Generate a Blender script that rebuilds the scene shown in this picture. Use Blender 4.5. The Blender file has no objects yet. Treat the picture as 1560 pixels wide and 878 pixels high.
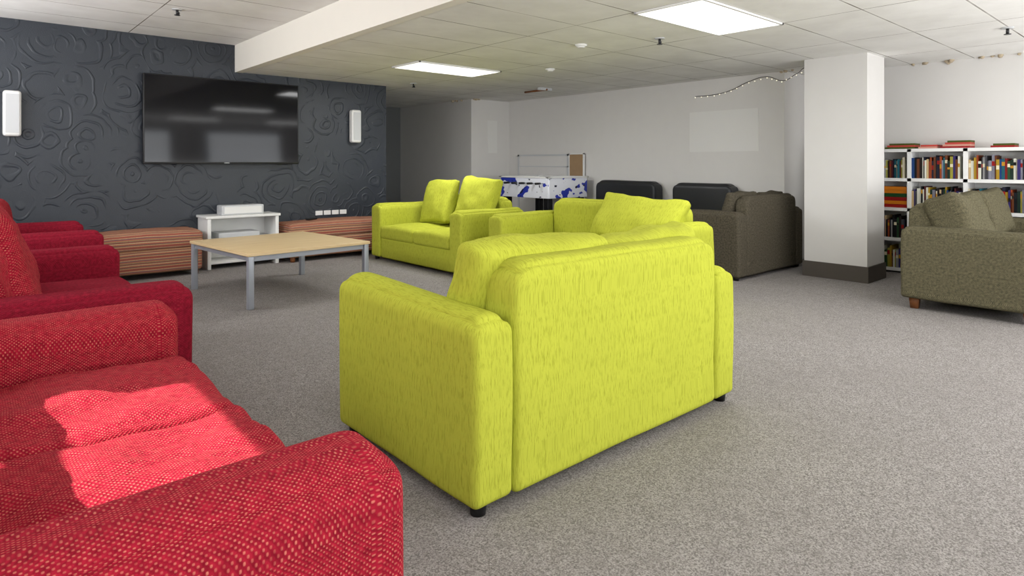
import bpy, bmesh, math, random
from mathutils import Vector, Matrix, noise
random.seed(7)
S = bpy.context.scene
COL = S.collection
R = math.radians

def lin(c):
    out=[]
    for v in c[:3]:
        v=v/255.0
        out.append(v/12.92 if v<=0.04045 else ((v+0.055)/1.055)**2.4)
    return (*out,1.0)

# ------------------------------------------------------------------ materials
def newmat(name, rough=0.8, spec=0.3):
    m=bpy.data.materials.new(name); m.use_nodes=True
    nt=m.node_tree; b=nt.nodes['Principled BSDF']
    b.inputs['Roughness'].default_value=rough
    b.inputs['Specular IOR Level'].default_value=spec
    return m,nt,b
def N(nt,t,**kw):
    n=nt.nodes.new(t)
    for k,v in kw.items(): setattr(n,k,v)
    return n
def math_(nt,op,a,b=None):
    n=N(nt,'ShaderNodeMath',operation=op)
    for i,v in enumerate((a,b)):
        if v is None: continue
        if isinstance(v,(int,float)): n.inputs[i].default_value=v
        else: nt.links.new(v,n.inputs[i])
    return n.outputs[0]
def mixc(nt,f,a,b):
    n=N(nt,'ShaderNodeMix',data_type='RGBA')
    if isinstance(f,(int,float)): n.inputs[0].default_value=f
    else: nt.links.new(f,n.inputs[0])
    for i,v in ((6,a),(7,b)):
        if isinstance(v,tuple): n.inputs[i].default_value=v
        else: nt.links.new(v,n.inputs[i])
    return n.outputs[2]
def noise_(nt,vec,scale,detail=2,rough=.5):
    n=N(nt,'ShaderNodeTexNoise'); n.inputs['Scale'].default_value=scale
    n.inputs['Detail'].default_value=detail; n.inputs['Roughness'].default_value=rough
    if vec is not None: nt.links.new(vec,n.inputs['Vector'])
    return n.outputs[0]
def maprange(nt,v,a,b,c=0,d=1):
    n=N(nt,'ShaderNodeMapRange'); nt.links.new(v,n.inputs[0])
    for i,x in enumerate((a,b,c,d)): n.inputs[i+1].default_value=x
    return n.outputs[0]
def mapping(nt,vec,scale):
    n=N(nt,'ShaderNodeMapping'); n.inputs['Scale'].default_value=scale
    nt.links.new(vec,n.inputs[0]); return n.outputs[0]
def bump(nt,b,h,strength=.3,dist=.01):
    n=N(nt,'ShaderNodeBump'); n.inputs['Strength'].default_value=strength
    n.inputs['Distance'].default_value=dist
    nt.links.new(h,n.inputs['Height']); nt.links.new(n.outputs[0],b.inputs['Normal'])

def plain(name,c,rough=.6,spec=.3,metal=0,var=.0):
    m,nt,b=newmat(name,rough,spec)
    b.inputs['Metallic'].default_value=metal
    tc=N(nt,'ShaderNodeTexCoord')
    n=noise_(nt,tc.outputs['Object'],6,4)
    lc=lin(c); dk=tuple(x*(1-var) for x in lc[:3])+(1,)
    nt.links.new(mixc(nt,n,dk,lc),b.inputs['Base Color'])
    return m

def fabric(name,dark,light,stretch=(200,22),bumpS=.4,lo=.35,hi=.6):
    m,nt,b=newmat(name,.95,.08)
    tc=N(nt,'ShaderNodeTexCoord'); uv=tc.outputs['UV']
    n=noise_(nt,mapping(nt,uv,(stretch[0],stretch[1],1)),1,2,.6)
    n2=noise_(nt,mapping(nt,uv,(stretch[0]*.45,stretch[1]*.5,1)),1,3,.6)
    big=noise_(nt,uv,3,3)
    f=math_(nt,'MULTIPLY',maprange(nt,n,lo,hi,.4,1),maprange(nt,n2,.3,.46,.5,1))
    c=mixc(nt,f,lin(dark),lin(light))
    c=mixc(nt,maprange(nt,big,.35,.7,0,.3),c,lin(tuple(x*.92 for x in light)))
    nt.links.new(c,b.inputs['Base Color'])
    bump(nt,b,f,bumpS,.003)
    return m

def weave(name,base,dotc,period,amount=.8,base2=None,bumpS=.4,py=None):
    m,nt,b=newmat(name,.9,.1)
    tc=N(nt,'ShaderNodeTexCoord'); uv=tc.outputs['UV']
    s=N(nt,'ShaderNodeSeparateXYZ'); nt.links.new(uv,s.inputs[0])
    k=2*math.pi/period; k2=2*math.pi/(py or period)
    su=math_(nt,'SINE',math_(nt,'MULTIPLY',s.outputs[0],k))
    sv=math_(nt,'SINE',math_(nt,'MULTIPLY',s.outputs[1],k2))
    p=math_(nt,'MULTIPLY',su,sv)
    nz=noise_(nt,uv,60,3)
    base2=base2 or tuple(x*.75 for x in base)
    c=mixc(nt,maprange(nt,nz,.35,.65),lin(base2),lin(base))
    f=maprange(nt,p,.25,.75,0,amount)
    f=math_(nt,'MULTIPLY',f,maprange(nt,noise_(nt,uv,35,2),.35,.65,.3,1))
    c=mixc(nt,f,c,lin(dotc))
    nt.links.new(c,b.inputs['Base Color'])
    bump(nt,b,math_(nt,'ADD',p,nz),bumpS,.003)
    return m

M={}
M['green']=fabric('green_chenille',(134,138,34),(182,187,66),(170,22),.45,lo=.3,hi=.5)
M['red']=weave('red_weave',(160,28,48),(208,122,104),.0125,.75,(130,18,36))
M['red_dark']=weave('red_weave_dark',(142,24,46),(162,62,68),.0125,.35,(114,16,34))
M['olive']=weave('olive_weave',(100,95,74),(132,126,100),.014,.55,(72,68,53))
M['brown']=weave('brown_weave',(92,86,73),(116,109,93),.014,.45,(66,61,51))
M['leather']=plain('black_leather',(28,30,34),.42,.5,0,.3)
M['blackp']=plain('black_plastic',(18,18,20),.4,.4)
M['white']=plain('white_laminate',(232,232,230),.45,.4,0,.04)
M['metal']=plain('grey_steel',(158,163,172),.35,.5,.3)
M['darkmetal']=plain('dark_metal',(50,50,52),.4,.5,.5)
M['woodfoot']=plain('wood_foot',(130,80,45),.5,.3,0,.3)
M['wall']=plain('painted_wall',(218,216,213),.85,.15,0,.05)
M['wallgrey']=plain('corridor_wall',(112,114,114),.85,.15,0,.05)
M['cream']=plain('beam_paint',(240,236,226),.8,.15,0,.03)
M['patch']=plain('paint_patch',(224,223,220),.6,.2,0,.02)
M['base']=plain('baseboard_vinyl',(88,82,76),.7,.2,0,.15)
M['cork']=plain('cork',(168,140,108),.9,.1,0,.25)
M['foam']=plain('sealant_foam',(200,184,158),.9,.1,0,.4)
M['silver']=plain('silver_plastic',(196,198,200),.35,.4)
M['alu']=plain('window_frame',(220,220,220),.4,.4)

def m_carpet():
    m,nt,b=newmat('carpet',1,.02)
    tc=N(nt,'ShaderNodeTexCoord'); o=tc.outputs['Object']
    n=noise_(nt,o,170,3,.75); n2=noise_(nt,o,1.2,3); n3=noise_(nt,o,14,4,.7)
    c=mixc(nt,maprange(nt,n,.38,.62),lin((98,94,92)),lin((174,169,166)))
    c=mixc(nt,maprange(nt,n2,.35,.7,0,.25),c,lin((124,119,116)))
    c=mixc(nt,maprange(nt,n3,.45,.7,0,.3),c,lin((118,113,111)))
    nt.links.new(c,b.inputs['Base Color']); bump(nt,b,n,.5,.005); return m
M['carpet']=m_carpet()

def m_tile(x0,px,y0,py,name='ceiling_tile'):
    m,nt,b=newmat(name,.9,.1)
    tc=N(nt,'ShaderNodeTexCoord'); o=tc.outputs['Object']
    s=N(nt,'ShaderNodeSeparateXYZ'); nt.links.new(o,s.inputs[0])
    def line(v,off,p,w):
        a=math_(nt,'FRACT',math_(nt,'DIVIDE',math_(nt,'SUBTRACT',v,off-100*p-p/2),p))
        d=math_(nt,'MULTIPLY',math_(nt,'ABSOLUTE',math_(nt,'SUBTRACT',a,.5)),p)
        return math_(nt,'LESS_THAN',d,w), math_(nt,'LESS_THAN',d,w*2.6)
    lx,lx2=line(s.outputs[0],x0,px,.006); ly,ly2=line(s.outputs[1],y0,py,.006)
    l=math_(nt,'MAXIMUM',lx,ly); l2=math_(nt,'MAXIMUM',lx2,ly2)
    n=noise_(nt,o,2.2,4,.6); fine=noise_(nt,o,90,2)
    c=mixc(nt,maprange(nt,n,.35,.75,0,.7),lin((240,239,236)),lin((218,216,212)))
    c=mixc(nt,math_(nt,'MULTIPLY',l2,.35),c,lin((248,246,242)))
    lf=math_(nt,'MULTIPLY',l,maprange(nt,noise_(nt,o,1.7,3),.35,.6,.4,1))
    c=mixc(nt,lf,c,lin((122,116,108)))
    nt.links.new(c,b.inputs['Base Color']); bump(nt,b,fine,.15,.003); return m
M['tile']=m_tile(2.69,1.22,0.0,.6)

def m_darkwall():
    m,nt,b=newmat('embossed_dark_wallpaper',.42,.4)
    tc=N(nt,'ShaderNodeTexCoord'); o=tc.outputs['Object']
    nz=N(nt,'ShaderNodeTexNoise'); nz.inputs['Scale'].default_value=2.5; nt.links.new(o,nz.inputs['Vector'])
    mp=mixc(nt,.16,o,nz.outputs['Color'])
    v=N(nt,'ShaderNodeTexVoronoi'); v.inputs['Scale'].default_value=3.4; nt.links.new(mp,v.inputs['Vector'])
    w=math_(nt,'SINE',math_(nt,'MULTIPLY',v.outputs['Distance'],32.0))
    w=maprange(nt,w,.5,.95)
    msk=maprange(nt,noise_(nt,o,3.1,2),.42,.52)
    w=math_(nt,'MULTIPLY',w,msk)
    fine=noise_(nt,o,120,3)
    h=math_(nt,'ADD',w,math_(nt,'MULTIPLY',fine,.3))
    c=mixc(nt,noise_(nt,o,2.5,3),lin((45,50,57)),lin((53,58,66)))
    nt.links.new(c,b.inputs['Base Color']); bump(nt,b,h,.7,.007); return m
M['darkwall']=m_darkwall()

def m_screen():
    m,nt,b=newmat('tv_screen',.07,.2)
    tc=N(nt,'ShaderNodeTexCoord'); n=noise_(nt,tc.outputs['Object'],1,1)
    nt.links.new(mixc(nt,n,(.005,.005,.007,1),(.007,.007,.009,1)),b.inputs['Base Color']); return m
M['screen']=m_screen()

def m_wood():
    m,nt,b=newmat('beech_wood',.4,.35)
    tc=N(nt,'ShaderNodeTexCoord')
    n=noise_(nt,mapping(nt,tc.outputs['UV'],(2.5,40,1)),1,4)
    nt.links.new(mixc(nt,maprange(nt,n,.3,.7),lin((206,178,132)),lin((226,203,160))),b.inputs['Base Color']); return m
M['wood']=m_wood()

def m_stripe():
    m,nt,b=newmat('striped_upholstery',.95,.08)
    tc=N(nt,'ShaderNodeTexCoord')
    s=N(nt,'ShaderNodeSeparateXYZ'); nt.links.new(tc.outputs['UV'],s.inputs[0])
    f=math_(nt,'FRACT',math_(nt,'MULTIPLY',math_(nt,'ADD',s.outputs[1],10.0),8.5))
    cr=N(nt,'ShaderNodeValToRGB'); cr.color_ramp.interpolation='CONSTANT'
    cols=[(150,74,66),(186,148,110),(108,84,82),(176,106,82),(194,168,130),(130,66,68),(148,134,98),(180,114,88),(112,84,92),(190,154,118),(152,82,72)]
    e=cr.color_ramp.elements
    e[0].position=0; e[0].color=lin(cols[0]); e[1].position=1/len(cols); e[1].color=lin(cols[1])
    for i,c in enumerate(cols[2:],2):
        x=e.new(i/len(cols)); x.color=lin(c)
    nt.links.new(f,cr.inputs[0])
    n=noise_(nt,mapping(nt,tc.outputs['UV'],(160,60,1)),1,2)
    nt.links.new(mixc(nt,maprange(nt,n,.35,.65,0,.45),cr.outputs[0],lin((138,92,78))),b.inputs['Base Color'])
    bump(nt,b,n,.4,.004); return m
M['stripe']=m_stripe()

def m_foos():
    m,nt,b=newmat('foosball_graphics',.4,.4)
    tc=N(nt,'ShaderNodeTexCoord'); o=tc.outputs['Object']
    n=noise_(nt,mapping(nt,o,(1,1,1.3)),3.6,2,.6); n2=noise_(nt,mapping(nt,o,(1,1,1.7)),9,2)
    c=mixc(nt,maprange(nt,n,.56,.57),lin((228,230,238)),lin((46,60,165)))
    c=mixc(nt,maprange(nt,n2,.66,.67),c,lin((30,32,56)))
    nt.links.new(c,b.inputs['Base Color']); return m
M['foos']=m_foos()

def m_attr():
    m,nt,b=newmat('book_covers',.6,.3)
    a=N(nt,'ShaderNodeAttribute',attribute_name='Col'); nt.links.new(a.outputs[0],b.inputs['Base Color']); return m
M['books']=m_attr()

def emit(name,c,s):
    m=bpy.data.materials.new(name); m.use_nodes=True; nt=m.node_tree
    b=nt.nodes['Principled BSDF']; b.inputs['Base Color'].default_value=(1,1,1,1)
    b.inputs['Emission Color'].default_value=lin(c); b.inputs['Emission Strength'].default_value=s
    return m
M['panel']=emit('light_diffuser',(255,253,248),1.6)
M['bulb']=emit('fairy_bulb',(255,240,200),1.0)

# ------------------------------------------------------------------ geometry
def obj(name,me,mat=None,parent=None,loc=(0,0,0),rot=(0,0,0)):
    o=bpy.data.objects.new(name,me); COL.objects.link(o)
    if mat: me.materials.append(mat)
    o.location=loc; o.rotation_euler=rot
    if parent: o.parent=parent
    return o
def empty(name,loc=(0,0,0),rz=0):
    e=bpy.data.objects.new(name,None); COL.objects.link(e)
    e.location=loc; e.rotation_euler=(0,0,R(rz)); e.empty_display_size=.1; return e

def rbox(name,size,center,r=.03,mat=None,parent=None,mid=(1,1,1),n=4,deform=None,rot=(0,0,0),zone=None):
    h=[s/2 for s in size]; r=min(r,min(h)*.98)
    ax=[]
    for k in range(3):
        ts=[math.tan(R(45)*i/n) for i in range(n+1)]
        lo=[-h[k]+r-r*t for t in reversed(ts)]
        hi=[h[k]-r+r*t for t in ts]
        m=mid[k]; L=2*(h[k]-r)
        mids=[-h[k]+r+L*i/m for i in range(1,m)]
        if zone and zone[k]:
            Z=zone[k]; ex=[]
            for i in range(0,9):
                x=h[k]-Z+Z*i/9
                if x<h[k]-r-1e-4 and x>0: ex+= [x,-x]
            mids=[x for x in mids if abs(x)<h[k]-Z-.004]+ex
            mids=sorted(set(round(x,5) for x in mids))
        ax.append(lo+mids+hi)
    me=bpy.data.meshes.new(name); bm=bmesh.new(); uvl=bm.loops.layers.uv.new('UVMap')
    vd={}
    def V(p):
        key=tuple(round(c,5) for c in p)
        if key in vd: return vd[key]
        q=Vector(p); inn=Vector([max(-(h[i]-r),min(h[i]-r,q[i])) for i in range(3)])
        d=q-inn
        if d.length>1e-9: q=inn+d.normalized()*r
        if deform: q=deform(q,h)
        v=bm.verts.new(q); vd[key]=v; return v
    for a in range(3):
        b,c=[(1,2),(0,2),(0,1)][a]
        for sg in (-1,1):
            for i in range(len(ax[b])-1):
                for j in range(len(ax[c])-1):
                    ps=[]
                    for (ii,jj) in ((i,j),(i+1,j),(i+1,j+1),(i,j+1)):
                        p=[0,0,0]; p[a]=sg*h[a]; p[b]=ax[b][ii]; p[c]=ax[c][jj]; ps.append(p)
                    vs=[V(p) for p in ps]
                    flip=(sg<0)!=(a==1)
                    idx=[0,1,2,3]
                    if flip: idx=idx[::-1]
                    try: f=bm.faces.new([vs[k] for k in idx])
                    except ValueError: continue
                    f.smooth=True
                    for l,k in zip(f.loops,idx):
                        l[uvl].uv=(ps[k][b]+center[0]+center[1],ps[k][c]+center[2])
    bm.to_mesh(me); bm.free()
    return obj(name,me,mat,parent,center,rot)

def box(name,a,b,mat,parent=None,bev=0.0):
    c=[(a[i]+b[i])/2 for i in range(3)]; s=[abs(b[i]-a[i]) for i in range(3)]
    if bev>0: return rbox(name,s,c,bev,mat,parent,n=2)
    me=bpy.data.meshes.new(name); bm=bmesh.new()
    uvl=bm.loops.layers.uv.new('UVMap')
    bmesh.ops.create_cube(bm,size=1)
    for v in bm.verts: v.co=Vector([v.co[i]*s[i] for i in range(3)])
    for f in bm.faces:
        a_=max(range(3),key=lambda i:abs(f.normal[i])); b_,c_=[(1,2),(0,2),(0,1)][a_]
        for l in f.loops: l[uvl].uv=(l.vert.co[b_],l.vert.co[c_])
    bm.to_mesh(me); bm.free(); return obj(name,me,mat,parent,c)

def cyl(name,r1,r2,h,center,mat,parent=None,rot=(0,0,0),seg=24):
    me=bpy.data.meshes.new(name); bm=bmesh.new()
    bmesh.ops.create_cone(bm,cap_ends=True,segments=seg,radius1=r1,radius2=r2,depth=h)
    for f in bm.faces: f.smooth=len(f.verts)==4
    bm.to_mesh(me); bm.free(); return obj(name,me,mat,parent,center,rot)

def nz(p,s,seed=0): return noise.noise(Vector((p[0]*s+seed,p[1]*s+seed*.7,p[2]*s-seed)))

def corner(q,h,a,b,Rr):
    A=q[a]; B=q[b]; da=abs(A)-(h[a]-Rr); db=B-(h[b]-Rr)
    if da>0 and db>0:
        m=max(da,db); L=math.hypot(da,db)
        if L>1e-9:
            s=m/L
            q=q.copy(); q[a]=math.copysign(h[a]-Rr+da*s,A); q[b]=h[b]-Rr+db*s
    return q

def soften(o,f=.5,it=6):
    md=o.modifiers.new('soften','SMOOTH'); md.factor=f; md.iterations=it
    return o

def mk_pillow(seed,crumple=.02,pw=.32,pinch=.05,floor_=.16):
    def f(q,h):
        u=q.x/h[0]; v=q.z/h[2]
        k=max(0,(1-u*u))*max(0,(1-v*v)); k=floor_+(1-floor_)*(k**pw)
        x=q.x*(1-pinch*(1-v*v)*abs(u)); z=q.z*(1-pinch*(1-u*u)*abs(v))
        y=q.y*k
        w=crumple
        return Vector((x+w*.6*nz(q,4,seed+3),y+w*nz(q,5,seed)*1.2+w*.4*nz(q,14,seed),z+w*nz(q,4,seed+9)))
    return f
def mk_seat(seed,puff=.03,wr=.008):
    def f(q,h):
        u=q.x/h[0]; v=q.y/h[1]
        z=q.z
        if z>0: z+=puff*(1-u*u)*(1-v*v*.6)+wr*nz(q,7,seed)+wr*.5*nz(Vector((q.x*2,q.y*.6,0)),16,seed)
        return Vector((q.x,q.y+.006*nz(q,5,seed),z))
    return f
def mk_soft(seed,a=.006,s=3.0):
    def f(q,h): return q+Vector((nz(q,s,seed),nz(q,s,seed+5),nz(q,s,seed+11)))*a
    return f

def sofa(name,cx,cy,rz,W,D,mat,aw=.2,ah=.7,bh=.87,bt=.17,sh=.46,fh=.04,ns=2,st=.17,pillows=(),
         foot='blackp',ar=.03,aR=.088,bR=.12,footshape='cyl',armdrop=0.0,seatmat=None,puff=.03,seed=1,wr=.008,eR=.07):
    e=empty(name,(cx,cy,0),rz)
    seatmat=seatmat or mat
    aR=min(aR,aw/2*.95)
    def armdef(q,h):
        q=corner(q,h,0,2,aR); q=corner(q,h,1,2,eR)
        t=(q.y+h[1])/(2*h[1])
        z=q.z
        if z>0: z-=armdrop*(t)*(z/h[2])
        return Vector((q.x,q.y,z))+Vector((nz(q,3,seed),nz(q,3,seed+5),nz(q,3,seed+11)))*.009
    for s,nm in ((-1,'arm_left'),(1,'arm_right')):
        soften(rbox(nm,(aw,D,ah-fh),(s*(W/2-aw/2),0,(ah+fh)/2),ar,mat,e,(1,12,8),4,armdef,zone=(aR,eR,aR)))
    iw=W-2*aw
    def backdef(q,h):
        q=corner(q,h,0,2,bR); q=corner(q,h,1,2,.07)
        return q+Vector((nz(q,3,seed+2),nz(q,3,seed+7),nz(q,3,seed+13)))*.009
    soften(rbox('back_frame',(iw+.004,bt,bh-fh),(0,D/2-bt/2,(bh+fh)/2),ar,mat,e,(12,1,8),4,backdef,zone=(bR,.07,bR)))
    rbox('base_frame',(iw+.02,D-bt*.6-.03,sh-st-fh+.02),(0,-bt*.3+.01,(sh-st+fh)/2+.005),.025,mat,e,(6,2,2),3)
    sw=iw/ns
    for i in range(ns):
        x=-iw/2+sw*(i+.5)
        rbox('seat_cushion_%d'%(i+1),(sw-.006,D-bt-.02,st),(x,-bt/2-.012,sh-st/2),.05,seatmat,e,(20,20,2),4,mk_seat(seed+i*3,puff,wr))
    for i,p in enumerate(pillows):
        lx,ly,z,w,t,h,tilt=p[:7]; roll=p[7] if len(p)>7 else 0; pm=p[8] if len(p)>8 else mat
        pw=p[9] if len(p)>9 else .3; fl=p[10] if len(p)>10 else .2
        rbox('back_cushion_%d'%(i+1),(w,t,h),(lx,ly,z),.045,pm,e,(18,3,14),3,mk_pillow(seed*5+i,.026,pw,.05,fl),rot=(R(-tilt),R(roll),0))
    for sx in (-1,1):
        for sy in (-1,1):
            if footshape=='cyl':
                cyl('foot',.028,.034,fh+.02,(sx*(W/2-.06),sy*(D/2-.06),(fh+.02)/2),M[foot],e)
            else:
                cyl('foot',.038,.055,fh+.02,(sx*(W/2-.09),sy*(D/2-.09),(fh+.02)/2),M[foot],e,(0,0,R(45)),4)
    return e

# ------------------------------------------------------------------ room
LC=2.42; UC=2.76
box('floor',(-1.5,-2.8,-.1),(8.8,11.8,0),M['carpet'])
def ceil(name,a,b,mat):
    o=box(name,a,b,mat)
    c=o.location.copy()
    for v in o.data.vertices: v.co+=c
    o.location=(0,0,0); return o
ceil('ceiling',(2.66,-2.7,LC),(8.7,11.7,LC+.1),M['tile'])
ceil('ceiling_upper',(-1.4,-2.7,UC),(2.66,8.5,UC+.1),M['tile'])
box('beam',(2.64,-2.7,LC-.005),(2.74,8.3,UC),M['cream'])
box('wall_tv',(-1.4,8.3,0),(4.82,8.45,UC),M['darkwall'])
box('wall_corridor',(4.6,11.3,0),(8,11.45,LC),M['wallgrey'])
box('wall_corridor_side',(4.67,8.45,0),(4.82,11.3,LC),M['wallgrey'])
box('wall_back',(7.8,3.64,0),(8.5,8.9,LC),M['wall'])
box('wall_pier',(6.9,8.9,0),(8.5,11.3,LC),M['wall'])
box('wall_right',(8.4,-2.6,0),(8.5,3.64,LC),M['wall'])
box('baseboard_back',(7.785,3.64,0),(7.8,8.9,.1),M['base'])
box('baseboard_right',(8.385,-2.6,0),(8.4,3.64,.1),M['base'])
def wall_with_windows(name,axis,pos,thick,lo,hi,top,wins,z0,z1,trans,mat):
    def bx(n,a,b,za,zb,m,t0=None,t1=None):
        p0=pos if t0 is None else t0; p1=pos-thick if t1 is None else t1
        if axis=='x': return box(n,(p1,a,za),(p0,b,zb),m)
        return box(n,(a,p1,za),(b,p0,zb),m)
    bx(name,lo,hi,0,z0,mat); bx(name+'_head',lo,hi,z1,top,mat)
    cur=lo; k=0
    for i,(a,b) in enumerate(wins):
        k+=1; bx(name+'_pier_%d'%k,cur,a,z0,z1,mat); cur=b
        e=empty('window_%s_%d'%(name[5:],i+1))
        f=.045; t0=pos-.04; t1=pos-.09
        for nm,aa,bb,za,zb in (('frame_l',a,a+f,z0,z1),('frame_r',b-f,b,z0,z1),('frame_b',a,b,z0,z0+f),('frame_t',a,b,z1-f,z1),('transom',a,b,trans-.04,trans+.04)):
            o=bx(nm,aa,bb,za,zb,M['alu'],t0,t1); o.parent=e
    k+=1; bx(name+'_pier_%d'%k,cur,hi,z0,z1,mat)
wall_with_windows('wall_left','x',-1.3,.12,-2.6,8.3,UC,[(1.74,2.66)],1.2,2.53,2.02,M['wall'])
wall_with_windows('wall_rear','y',-2.6,.12,-1.4,8.5,UC,[(-.6,1.4),(2.2,4.4),(5.2,7.4)],1.0,2.2,1.8,M['wall'])
box('column',(7.13,2.45,0),(7.63,3.10,LC),M['wall'])
box('baseboard_column',(7.115,2.435,0),(7.645,3.115,.17),M['base'])
box('trim_wall_patch',(7.793,3.98,1.42),(7.8,5.0,1.98),M['patch'])
box('notice_paper',(7.28,8.893,1.45),(7.5,8.9,2.05),M['patch'])

def panel(name,x0,y0):
    e=empty(name,(x0,y0,LC))
    box('diffuser',(0.02,.02,-.012),(1.2,.58,-.002),M['panel'],e)
    for a,b in (((0,0),(1.22,.02)),((0,.58),(1.22,.6)),((0,0),(.02,.6)),((1.2,0),(1.22,.6))):
        box('frame',(a[0],a[1],-.016),(b[0],b[1],0),M['white'],e)
for x,y in ((3.91,6.0),(3.91,2.4),(3.91,-1.2),(6.35,-1.2)): panel('ceiling_light_panel',x,y)  # last two are unseen extras behind the camera, added for light

# ------------------------------------------------------------------ TV + speakers
e=empty('television',(2.51,8.24,1.775))
box('bracket',(-.3,-.0,-.2),(.3,.055,.2),M['blackp'],e)
rbox('body',(1.83,.05,1.05),(0,-.025,0),.008,M['blackp'],e,n=2)
box('screen',(-.9,-.053,-.5),(.9,-.05,.512),M['screen'],e)
box('logo',(-.03,-.054,-.516),(.03,-.051,-.508),M['silver'],e)
for x,zc in ((.42,1.77),(4.28,1.79)):
    e=empty('wall_speaker',(x,8.3,zc))
    rbox('cabinet',(.15,.11,.47),(0,-.065,0),.03,M['white'],e,n=4)
    box('grille',(-.055,-.124,-.2),(.055,-.119,.2),M['silver'],e)
    box('bracket',(-.03,-.02,-.05),(.03,0,.05),M['blackp'],e)
e=empty('wall_outlet_strip',(3.95,8.3,.57))
for i in range(4): box('plate_%d'%i,(-.24+i*.12,-.012,-.03),(-.14+i*.12,0,.03),M['white'],e)

e=empty('media_stand',(2.62,8.08,0))
box('side_l',(-.42,-.2,0),(-.38,.2,.6),M['white'],e,.004)
box('side_r',(.38,-.2,0),(.42,.2,.6),M['white'],e,.004)
for z in (.06,.32,.6): box('shelf',(-.44 if z>.5 else -.38,-.21 if z>.5 else -.19,z),(.44 if z>.5 else .38,.2,z+.03),M['white'],e,.004)
box('rear',(-.38,.185,.06),(.38,.2,.6),M['white'],e)
box('player',(-.28,-.15,.35),(.2,.15,.42),M['silver'],e,.005)
e=empty('centre_speaker',(2.62,8.02,.63))
rbox('cabinet',(.5,.2,.12),(0,0,.06),.015,M['silver'],e,n=3)
box('grille',(-.22,-.104,.02),(.22,-.1,.1),M['white'],e)

def ottoman(name,x0,x1,y0,y1,h=.5):
    e=empty(name,((x0+x1)/2,(y0+y1)/2,0)); w=x1-x0; d=y1-y0
    rbox('base',(w-.02,d-.02,h-.24),(0,0,.06+(h-.24)/2),.03,M['stripe'],e,(8,3,2),3,mk_soft(4,.008))
    rbox('lid',(w,d,.2),(0,0,h-.1),.055,M['stripe'],e,(14,8,1),4,mk_seat(3,.025,.006))
    for sx in (-1,1):
        for sy in (-1,1): cyl('foot',.028,.035,.08,(sx*(w/2-.07),sy*(d/2-.07),.04),M['woodfoot'],e)
ottoman('striped_ottoman',1.08,2.1,7.66,8.2)
ottoman('striped_ottoman',3.12,4.6,7.74,8.24,.49)
e=empty('remote_control',(3.5,7.95,.515),25)
rbox('body',(.18,.05,.02),(0,0,.01),.008,M['blackp'],e,n=2)

e=empty('coffee_table',(2.40,6.2,0),5)
tw,td,th=1.22,1.34,.485
rbox('top',(tw,td,.028),(0,0,th-.014),.004,M['wood'],e,n=2)
for s in (-1,1):
    box('rail',(-tw/2+.04,s*(td/2-.05)-.015,th-.075),(tw/2-.04,s*(td/2-.05)+.015,th-.028),M['metal'],e)
    box('rail',(s*(tw/2-.05)-.015,-td/2+.04,th-.075),(s*(tw/2-.05)+.015,td/2-.04,th-.028),M['metal'],e)
    for t in (-1,1): rbox('leg',(.05,.05,th-.028),(s*(tw/2-.035),t*(td/2-.035),(th-.028)/2),.006,M['metal'],e,n=2)

# ------------------------------------------------------------------ sofas
G=M['green']
sofa('green_sofa',2.21,2.22,180,1.75,1.04,G,aw=.19,ah=.745,bh=.885,bt=.2,sh=.47,fh=.04,armdrop=.035,seed=2,
     pillows=((.36,.225,.70,.80,.25,.50,14,-2,G,.2,.3),(-.40,.225,.685,.78,.25,.48,14,2,G,.2,.3)))
sofa('green_sofa',4.58,6.46,-90,1.97,.96,G,aw=.22,ah=.735,bh=.85,bt=.2,sh=.45,fh=.04,seed=5,
     pillows=((.47,.16,.79,.66,.24,.62,16,5),(-.34,.16,.76,.62,.22,.60,18,-3)))
sofa('green_sofa',4.69,4.1,-90,2.1,.96,G,aw=.22,ah=.725,bh=.875,bt=.2,sh=.45,fh=.04,seed=9,
     pillows=((.42,.17,.71,.98,.24,.5,32,3),))
Rd=M['red']
sofa('red_sofa',.108,2.04,90,1.95,1.13,Rd,aw=.235,ah=.685,bh=.85,bt=.2,sh=.49,fh=.04,seed=12,aR=.085,puff=.04,wr=.026,
     pillows=((-.38,.3,.70,.7,.22,.42,14),(.36,.3,.70,.7,.22,.42,14)))
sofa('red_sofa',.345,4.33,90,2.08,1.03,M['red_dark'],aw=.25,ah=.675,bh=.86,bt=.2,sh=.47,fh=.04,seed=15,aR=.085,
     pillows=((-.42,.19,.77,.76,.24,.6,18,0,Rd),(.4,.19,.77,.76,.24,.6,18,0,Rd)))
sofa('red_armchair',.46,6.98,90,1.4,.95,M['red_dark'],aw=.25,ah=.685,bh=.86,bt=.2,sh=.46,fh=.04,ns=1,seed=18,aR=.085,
     pillows=((0,.2,.72,.85,.2,.48,14,0,Rd),))
sofa('olive_sofa',7.08,1.37,0,1.88,.96,M['olive'],aw=.22,ah=.71,bh=.90,bt=.22,sh=.46,fh=.09,seed=21,foot='woodfoot',footshape='sq',aR=.05,
     pillows=((-.40,.16,.76,.78,.36,.46,18,0,M['olive'],.2,.4),(.40,.16,.76,.78,.36,.46,18,0,M['olive'],.2,.4)))
sofa('brown_sofa',6.97,3.72,180,1.56,.68,M['brown'],aw=.2,ah=.735,bh=.905,bt=.15,sh=.46,fh=.03,seed=25,aR=.06,
     pillows=((.33,.1,.74,.6,.16,.42,12),(-.33,.1,.72,.6,.16,.42,12)))
sofa('black_leather_sofa',7.36,5.98,-90,1.44,.8,M['leather'],aw=.16,ah=.62,bh=1.0,bt=.22,sh=.44,fh=.05,seed=30)
sofa('black_leather_sofa',7.36,4.67,-90,1.14,.8,M['leather'],aw=.12,ah=.62,bh=.99,bt=.22,sh=.44,fh=.05,seed=33,ns=1)

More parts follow.
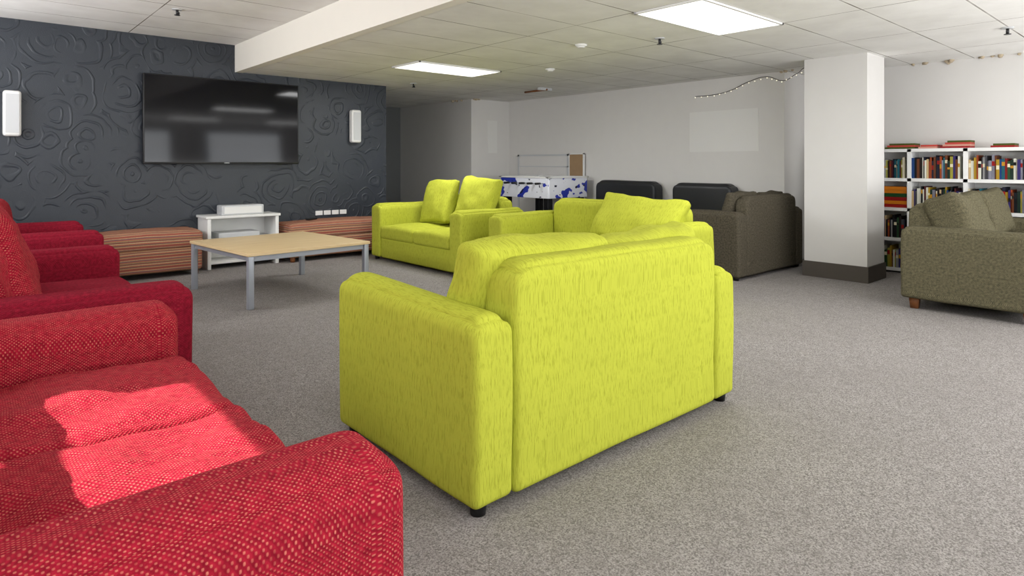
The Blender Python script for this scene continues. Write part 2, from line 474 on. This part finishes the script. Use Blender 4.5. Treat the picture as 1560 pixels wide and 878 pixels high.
# ------------------------------------------------------------------ foosball table
e=empty('foosball_table',(7.18,7.34,0))
hx,hy=.43,.55
for s in (-1,1):
    box('side_panel',(s*hx-.02,-hy,.72),(s*hx+.02,hy,1.03),M['foos'],e,.006)
    box('end_panel',(-hx,s*hy-.02,.72),(hx,s*hy+.02,1.03),M['foos'],e,.006)
    box('side_rim',(s*hx-.03,-hy-.03,1.03),(s*hx+.03,hy+.03,1.055),M['white'],e,.005)
    box('end_rim',(-hx-.03,s*hy-.03,1.03),(hx+.03,s*hy+.03,1.055),M['white'],e,.005)
    for t in (-1,1): box('leg',(s*.36-.05,t*.47-.05,0),(s*.36+.05,t*.47+.05,.74),M['blackp'],e,.006)
box('field',(-hx,-hy,.8),(hx,hy,.83),M['darkmetal'],e)
for i in range(6):
    y=-.45+i*.18
    cyl('rod_%d'%i,.008,.008,1.0,(-.04,y,.95),M['metal'],e,(0,R(90),0),10)
    cyl('handle_%d'%i,.017,.017,.1,(-.56,y,.95),M['blackp'],e,(0,R(90),0),12)
    for x in (-.2,0,.2): box('player',(x-.015,y-.012,.87),(x+.015,y+.012,.97),M['blackp'],e)

e=empty('framed_whiteboard',(7.76,7.95,0))
box('panel',(-.01,-.62,.02),(.01,.62,1.4),M['wall'],e)
for a,b in (((-.02,-.64,0),(.02,-.6,1.42)),((-.02,.6,0),(.02,.64,1.42)),((-.02,-.64,1.39),(.02,.64,1.42)),((-.02,-.64,1.2),(-.005,.64,1.215))):
    box('frame',a,b,M['silver'],e)
e=empty('cork_board',(7.75,7.13,0))
box('panel',(-.01,-.15,0),(.01,.15,1.42),M['cork'],e); box('frame',(-.015,.15,0),(.015,.17,1.43),M['white'],e); box('frame',(-.015,-.17,0),(.015,-.15,1.43),M['white'],e)
box('frame',(-.015,-.17,1.41),(.015,.17,1.43),M['white'],e)

# ------------------------------------------------------------------ bookshelf
YB=[2.87,2.34,1.81,1.28,.75,.22]; ZB=[.04,.385,.73,1.07,1.405]
e=empty('bookshelf',(8.08,0,0))
for z in ZB: box('shelf_board',(0,YB[-1]-.02,z-.018),(.3,YB[0]+.02,z+.018),M['white'],e)
for y in YB: box('divider',(0,y-.02,0),(.3,y+.02,1.42),M['white'],e)
box('rear_panel',(.29,YB[-1],0),(.3,YB[0],1.41),M['white'],e)
bm=bmesh.new(); cl=bm.loops.layers.color.new('Col')
pal=[(70,78,110),(180,66,60),(230,226,214),(66,66,70),(100,140,106),(210,190,100),(116,104,165),(200,200,200),(165,124,86),(76,130,175),(196,134,88),(140,70,80),(235,235,228),(84,156,166),(136,136,142),(200,196,126),(70,110,96),(222,208,182),(186,186,194),(210,208,150),(50,60,80),(90,60,50)]
def bk(x0,x1,y0,y1,z0,z1,c,lean=0):
    vs=[]
    for z in (z0,z1):
        for x,y in ((x0,y0),(x1,y0),(x1,y1),(x0,y1)):
            vs.append(bm.verts.new((x,y+(lean if z==z1 else 0),z)))
    L=lin(c)
    for f in ((0,3,2,1),(4,5,6,7),(0,1,5,4),(1,2,6,5),(2,3,7,6),(3,0,4,7)):
        fc=bm.faces.new([vs[k] for k in f])
        for l in fc.loops: l[cl]=L
    if z1-z0>.12 and lean==0 and random.random()<.6:
        zz=z0+(z1-z0)*random.uniform(.45,.7); hh=random.uniform(.02,.05)
        L2=lin(random.choice([(240,236,220),(30,30,30),(220,190,90),(200,60,50)]))
        v=[bm.verts.new(p) for p in ((x0-.0006,y0,zz),(x0-.0006,y1,zz),(x0-.0006,y1,zz+hh),(x0-.0006,y0,zz+hh))]
        fc=bm.faces.new(v)
        for l in fc.loops: l[cl]=L2
for r in range(4):
    z=ZB[r]+.019
    for c in range(5):
        y=YB[c]-.022; yend=YB[c+1]+.022
        if c==0 and r==2:
            zz=z
            while zz<z+.22:
                t=random.uniform(.03,.06); w=random.uniform(.3,.44)
                bk(8.11,8.34,yend+.01,yend+.01+w,zz,zz+t-.002,random.choice([(200,60,50),(60,120,170),(230,180,60),(120,60,40),(70,140,90),(210,110,50),(200,200,190)])); zz+=t
            continue
        stop=yend+.03
        while y>stop:
            w=random.uniform(.010,.028)
            if random.random()<.02: y-=random.uniform(.01,.03); continue
            hh=random.choice([random.uniform(.19,.22),random.uniform(.2,.26)])
            d=random.uniform(8.09,8.11)
            bk(d,8.34,y-w+.001,y,z,z+hh,random.choice(pal)); y-=w
for (ya,yb,n) in ((2.6,2.3,3),(2.26,2.08,2),(2.05,1.78,4),(1.6,1.4,2)):
    zz=1.424
    for k in range(n):
        bk(8.12+k*.01,8.33,yb,ya-k*.02,zz,zz+.020,random.choice([(200,80,90),(230,200,190),(140,150,80),(220,140,130),(120,90,70)])); zz+=.021
me=bpy.data.meshes.new('books'); bm.to_mesh(me); bm.free()
obj('books',me,M['books'])

# ------------------------------------------------------------------ ceiling fittings
def sprinkler(x,y,z):
    e=empty('fire_sprinkler',(x,y,z))
    cyl('rose',.045,.045,.01,(0,0,-.005),M['silver'],e)
    cyl('stem',.012,.012,.05,(0,0,-.03),M['darkmetal'],e)
    cyl('deflector',.026,.026,.005,(0,0,-.058),M['darkmetal'],e)
    cyl('bulb',.006,.01,.03,(.014,0,-.045),M['darkmetal'],e)
def ceilpt(px,py,h):
    d=955*(h-1.25)/(250-py); r=(px-780)/955*d
    return .6626*d+.749*r, .749*d-.6626*r
for px,py,h in ((1005,58,LC),(270,14,UC),(630,127,LC),(1535,42,LC)):
    x,y=ceilpt(px,py,h); sprinkler(x,y,h)
for px,py in ((885,68),(838,105)):
    x,y=ceilpt(px,py,LC); e=empty('smoke_detector',(x,y,LC)); cyl('base',.055,.06,.02,(0,0,-.01),M['white'],e); cyl('cap',.03,.045,.015,(0,0,-.026),M['white'],e)
x,y=ceilpt(830,134,LC); e=empty('ceiling_conduit',(x,y,LC))
box('box',(-.12,-.04,-.04),(.12,.04,0),M['silver'],e,.005); cyl('pipe',.015,.015,.5,(0,.2,-.03),M['woodfoot'],e,(R(90),0,0))
bm=bmesh.new()
for (cx,cy,n,sp_) in ((6.84,9.25,5,.16),(6.95,8.84,5,.14),(8.36,2.2,5,.3),(8.36,1.6,5,.25),(7.4,3.14,4,.12),(7.76,3.6,4,.1)):
    for i in range(n):
        p=Vector((cx+random.uniform(-.03,.03),cy+random.uniform(-sp_,sp_),LC-random.uniform(0,.015)))
        if cx==6.95 or cx==7.4: p=Vector((cx+random.uniform(-sp_,sp_)*.6+.05,cy,p.z))
        res=bmesh.ops.create_icosphere(bm,subdivisions=2,radius=random.uniform(.015,.034),matrix=Matrix.Translation(p))
        for v in res['verts']: v.co+=(v.co-p)*.6*noise.noise(v.co*30)
me=bpy.data.meshes.new('ceiling_sealant_foam'); bm.to_mesh(me); bm.free()
for f in me.polygons: f.use_smooth=True
obj('ceiling_sealant_foam',me,M['foam'])

cu=bpy.data.curves.new('fairy_lights','CURVE'); cu.dimensions='3D'; cu.bevel_depth=.004
pts=[(7.78,4.9,2.2),(7.77,4.6,2.2),(7.77,4.35,2.24),(7.77,4.1,2.33),(7.77,3.85,2.37),(7.77,3.66,2.3),(7.6,3.4,2.34),(7.4,3.12,2.38),(7.66,3.05,2.34),(7.66,2.8,2.26),(7.66,2.5,2.36)]
sp=cu.splines.new('BEZIER'); sp.bezier_points.add(len(pts)-1)
for b,p in zip(sp.bezier_points,pts): b.co=p; b.handle_left_type=b.handle_right_type='AUTO'
o=obj('fairy_lights',cu,M['darkmetal'])
bm=bmesh.new()
for i in range(len(pts)-1):
    for t in (0,.33,.66):
        p=Vector(pts[i]).lerp(Vector(pts[i+1]),t); p.z-=.015
        bmesh.ops.create_icosphere(bm,subdivisions=1,radius=.008,matrix=Matrix.Translation(p))
me=bpy.data.meshes.new('bulbs'); bm.to_mesh(me); bm.free(); obj('bulbs',me,M['bulb'],o)

# ------------------------------------------------------------------ lights
w=bpy.data.worlds.new('World'); S.world=w; w.use_nodes=True
w.node_tree.nodes['Background'].inputs[0].default_value=(.8,.9,1,1)
w.node_tree.nodes['Background'].inputs[1].default_value=2.0
def area(name,loc,rot,sx,sy,p,c=(1,1,1)):
    l=bpy.data.lights.new(name,'AREA'); l.shape='RECTANGLE'; l.size=sx; l.size_y=sy; l.energy=p; l.color=c
    o=bpy.data.objects.new(name,l); COL.objects.link(o); o.location=loc; o.rotation_euler=[R(a) for a in rot]; return o
for i,x in enumerate((.4,3.3,6.3)): area('window_light_%d'%i,(x,-2.45,1.6),(105,0,0),2.0,1.1,(46,44,42)[i],(.98,.985,1))
area('window_light_left',(-1.15,2.2,1.8),(105,0,-90),.9,1.0,12,(.96,.98,1))
for i,(y,p) in enumerate(((4.6,50),(6.9,56))): area('side_fill_%d'%i,(-1.15,y,1.9),(112,0,-90),1.4,.9,p,(.98,.985,1))  # added fill along the left wall, no window is built here
for i,(x,y,p) in enumerate(((1.0,-1.2,44),(4.2,-1.2,74),(7.2,-1.0,50))): area('ceiling_fill_%d'%i,(x,y,1.0),(156,0,0),2.0,1.2,p,(1,.99,.98))  # added upward fill behind the camera to brighten the ceiling, not room lamps
for i,(x,y) in enumerate(((4.52,6.3),(4.52,2.7),(4.52,-.9),(6.96,-.9))): area('panel_light_%d'%i,(x,y,LC-.03),(0,0,0),1.15,.55,(42,30,24,28)[i])  # last two belong to the added panels behind the camera
sl=bpy.data.lights.new('sun','SUN'); sl.energy=11; sl.angle=.009; sl.color=(1,.97,.95)
so=bpy.data.objects.new('sun',sl); COL.objects.link(so)
so.rotation_euler=Vector((1,-.15,-1)).to_track_quat('-Z','Y').to_euler()
S.view_settings.view_transform='Standard'

# ------------------------------------------------------------------ camera
cd=bpy.data.cameras.new('camera'); cam=bpy.data.objects.new('camera',cd); COL.objects.link(cam)
cam.location=(0,0,1.25); cam.rotation_euler=(R(90),0,R(-41.5))
cd.sensor_width=36; cd.lens=955/1560*36; cd.shift_y=-189/1560; cd.clip_start=.05
S.camera=cam
